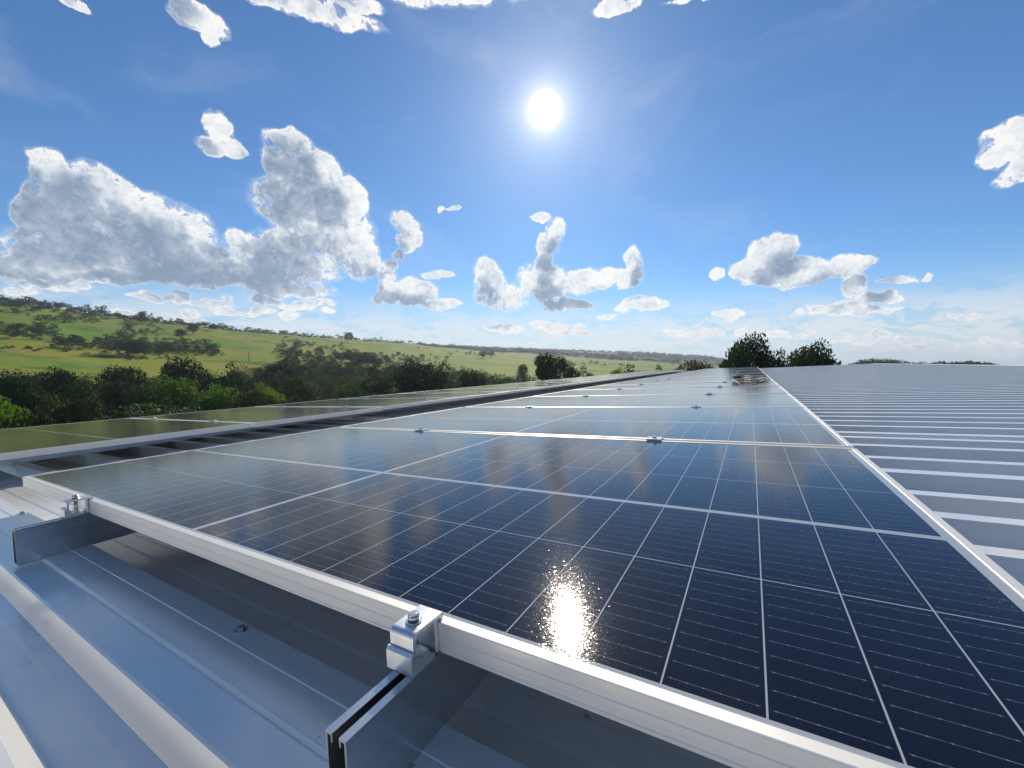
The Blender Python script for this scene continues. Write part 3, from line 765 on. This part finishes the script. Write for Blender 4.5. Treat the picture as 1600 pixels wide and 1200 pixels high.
for (u0, v0, n, nm) in ROWS:
    for i in range(n):
        o = proto if first else copy_tree(proto); first = False
        on_roof(o, u0+(prng.uniform(-.003, .003) if i else 0), v0+i*(D+GAP), 0)
        if i: o.matrix_world = o.matrix_world @ Matrix.Rotation(prng.uniform(-.0015, .0015), 4, 'X') @ Matrix.Rotation(prng.uniform(-.0012, .0012), 4, 'Y')
        tag(o, ('nearest' if i == 0 else ORD[i]+' nearest' if i < n-1 else 'farthest')+' dark solar panel of the '+nm, 'solar panel', 'solar panels of the '+nm)

# rails: steel channels with a slotted top
def rail_mesh(v0, v1):
    b = MB(); t = .0022; w = .0125; z0 = ZT; z1 = -.0305
    prof = [(-w, z0), (w, z0), (w, z1), (.0042, z1), (.0042, z1-.0075), (.0042+t*.8, z1-.0075), (.0042+t*.8, z1-t), (w-t, z1-t), (w-t, z0+t), (-w+t, z0+t), (-w+t, z1-t), (-.0042-t*.8, z1-t), (-.0042-t*.8, z1-.0075), (-.0042, z1-.0075), (-.0042, z1), (-w, z1)]
    V = [(p[0], v, p[1]) for v in (v0, v1) for p in prof]; n = len(prof)
    Fq = [(i, (i+1) % n, n+(i+1) % n, n+i) for i in range(n)]
    # end walls of the sheet, as thin quads between outer and inner outline
    for o_ in (0, n):
        for q in ((0, 1, 8, 9), (1, 2, 7, 8), (2, 3, 6, 7), (3, 4, 5, 6), (0, 9, 10, 15), (15, 10, 11, 14), (14, 11, 12, 13)): Fq.append(tuple(o_+k for k in q))
    b.add(V, Fq); return b.mesh('rail_channel')
def foot_mesh():
    b = MB(); b.box(-.0125, .0165, -.002, .062, ZT-.0022, ZT+.0002)
    k = len(b.V); b.cyl((0, 0, 0), .0075, .0015, 16); b.cyl((0, 0, .0015), .0052, .005, 6)
    b.V[k:] = [(.0126+z, .026+y, ZT+.014+x) for (x, y, z) in b.V[k:]]
    return b.mesh('foot')
def rail(u, vs, ve, label):
    root = obj('mounting_rail', None); on_roof(root, u, 0, 0); tag(root, label, 'rail', 'steel rails under the panels')
    obj('rail_channel', rail_mesh(vs, ve), M_GALV, root)
    f = obj('foot', foot_mesh(), M_GALV, root); f.location = (0, vs+.004, 0)
    return root
RU = [(.600, 'left'), (1.655, 'right')]
VEND = 20*(D+GAP)+.1
rail(1.655, -.112, VEND, 'galvanised rail with an open slotted end, in front under the main row')
rail(.600, -.112, VEND, 'galvanised rail under the main row, its flat dark side and bolt facing the camera')
rail(-3.10+.600, -.08, VEND, 'far rail under the outer side of the left row')
rail(-3.10+1.655, -.08, VEND, 'rail under the inner side of the left row, next to the gap')

# ------------------------------------------------------------------ clamps
def end_clamp(label):
    root = obj('end_clamp', None); tag(root, label, 'clamp', 'end clamps holding the panel edge')
    hw = .0150; b = MB()
    # bent plate: over the frame lip, along the top, rounded corner, down the front
    t = .0035; zt = .0065
    outer = [(.0085, .0008), (.0085, zt-.001), (.0075, zt), (-.029, zt)] + [(-.029-.006*math.sin(a), zt-.006+.006*math.cos(a)) for a in np.linspace(.2, math.pi/2, 6)] + [(-.035, -.0145)]
    inner = [(-.035+t, -.0145)] + [(-.029-.0026*math.sin(a), zt-t-.0025+.0026*math.cos(a)) for a in np.linspace(math.pi/2, .2, 5)] + [(-.029, zt-t), (.003, zt-t), (.0045, .0008)]
    b.prism(outer+inner, 'x', -hw, hw)
    b.box(-hw, hw, -.0052, -.0010, -.029, zt-t)                   # leg standing against the frame
    obj('clamp_cap', b.mesh('clamp_cap'), M_CLAMP, root)
    b = MB()
    b.prism([(-.0395, -.0302), (-.0395, -.0125), (-.0375, -.0100), (-.0355, -.0100), (-.0355, -.0155), (-.029, -.0155), (-.029, -.0222), (-.022, -.0222), (-.022, -.0160), (-.0165, -.0160), (-.0165, -.0262), (-.008, -.0262), (-.008, -.0302)], 'x', -hw-.0015, hw+.0015)
    b.box(-.007, .007, -.030, -.010, -.040, -.0303)
    obj('clamp_base', b.mesh('clamp_base'), M_CLAMP, root)
    b = MB(); b.cyl((0, -.0175, -.030), .0036, .036, 14); b.cyl((0, -.0175, zt), .0080, .0014, 24); b.cyl((0, -.0175, zt+.0014), .0058, .0062, 24); b.cyl((0, -.0175, zt+.0076), .0058, .0009, 24, .0049)
    b.cyl((0, -.0175, zt+.0079), .0032, .0009, 6)
    obj('bolt', b.mesh('bolt'), M_BOLT, root)
    return root
on_roof(end_clamp('large silver end clamp with a shiny bolt in the foreground'), 1.650, 0, 0)
on_roof(end_clamp('silver end clamp seen from its open side near the left panel corner'), .597, 0, 0)
for u, w_ in ((-2.5, 'outer'), (-1.445, 'inner')):
    on_roof(end_clamp('end clamp on the near edge of the left row, '+w_+' one of the two'), u, .035, 0)
mc = obj('mid_clamp', None); hw = .024
b = MB(); b.prism([(-.021, .0015), (-.021, .004), (-.019, .0055), (-.0085, .0055), (-.0065, .0030), (.0065, .0030), (.0085, .0055), (.019, .0055), (.021, .004), (.021, .0015), (.0085, .0015), (.0085, -.012), (-.0085, -.012), (-.0085, .0015)], 'x', -hw, hw)
obj('clamp_cap', b.mesh('clamp_cap'), M_CLAMP, mc)
b = MB(); b.cyl((0, 0, -.03), .0036, .036, 12); b.cyl((0, 0, .0031), .0068, .0085, 20); obj('bolt', b.mesh('bolt'), M_BOLT, mc)
used = False
for (u0, v0, n, nm) in ROWS:
    for i in range(1, 13 if u0 == 0 else 9):
        for du, side in ((.597, 'left'), (1.655, 'right')):
            o = mc if not used else copy_tree(mc); used = True
            on_roof(o, u0+du+prng.uniform(-.012, .012), v0+i*(D+GAP)-GAP/2, .0003)
            tag(o, 'silver mid clamp, %s one on the %s seam of the %s' % (side, ORD[i-1], nm), 'clamp', 'mid clamps on the panel seams')

# ------------------------------------------------------------------ loose cable on the far panels
pts = []; crng = random.Random(2)
for k in range(90):
    t = k/89; a = t*2*math.pi*2.35+.6; r = .17+.035*math.sin(3*a+1)+.02*t
    pts.append((1.90+r*1.0*math.cos(a)*(.8 if t < .5 else 1), 5.35+r*3.4*math.sin(a)+.25*t, .006+.05*abs(math.sin(a*.5+.3))*t+.004*math.sin(5*a)))
cab = MB(); cab.tube(pts, [.0048]*len(pts), 6)
root = obj('cable', None); on_roof(root, 0, 0, 0); tag(root, 'loose loop of black cable with a plug lying on the far panels', 'cable')
obj('cable_loop', cab.mesh('cable_loop'), M_BLACK, root)
e = np.array(pts[-1]); b = MB(); b.tube([e, e+(.03, -.03, .0), e+(.07, -.05, -.004), e+(.10, -.06, -.008)], [.008, .012, .011, .008], 10)
obj('plug', b.mesh('plug'), M_BLACK, root)

# ------------------------------------------------------------------ air
def haze():
    hb = MB(); hb.box(EYE[0]-7400, EYE[0]+7400, EYE[1]-7400, EYE[1]+7400, EYE[2]-125, EYE[2]+130)
    me = hb.mesh('haze'); m = bpy.data.materials.new('haze'); m.use_nodes = True; m.node_tree.nodes.clear(); T = NT(m.node_tree)
    o = T.new('ShaderNodeOutputMaterial'); v = T.new('ShaderNodeVolumePrincipled')
    v.inputs['Color'].default_value = (.72, .85, 1.0, 1); v.inputs['Density'].default_value = .00017; v.inputs['Anisotropy'].default_value = .3
    T.l.new(v.outputs[0], o.inputs['Volume'])
    obj('haze', me, m, kind='stuff', label='thin blue haze over the distant hills')
haze()
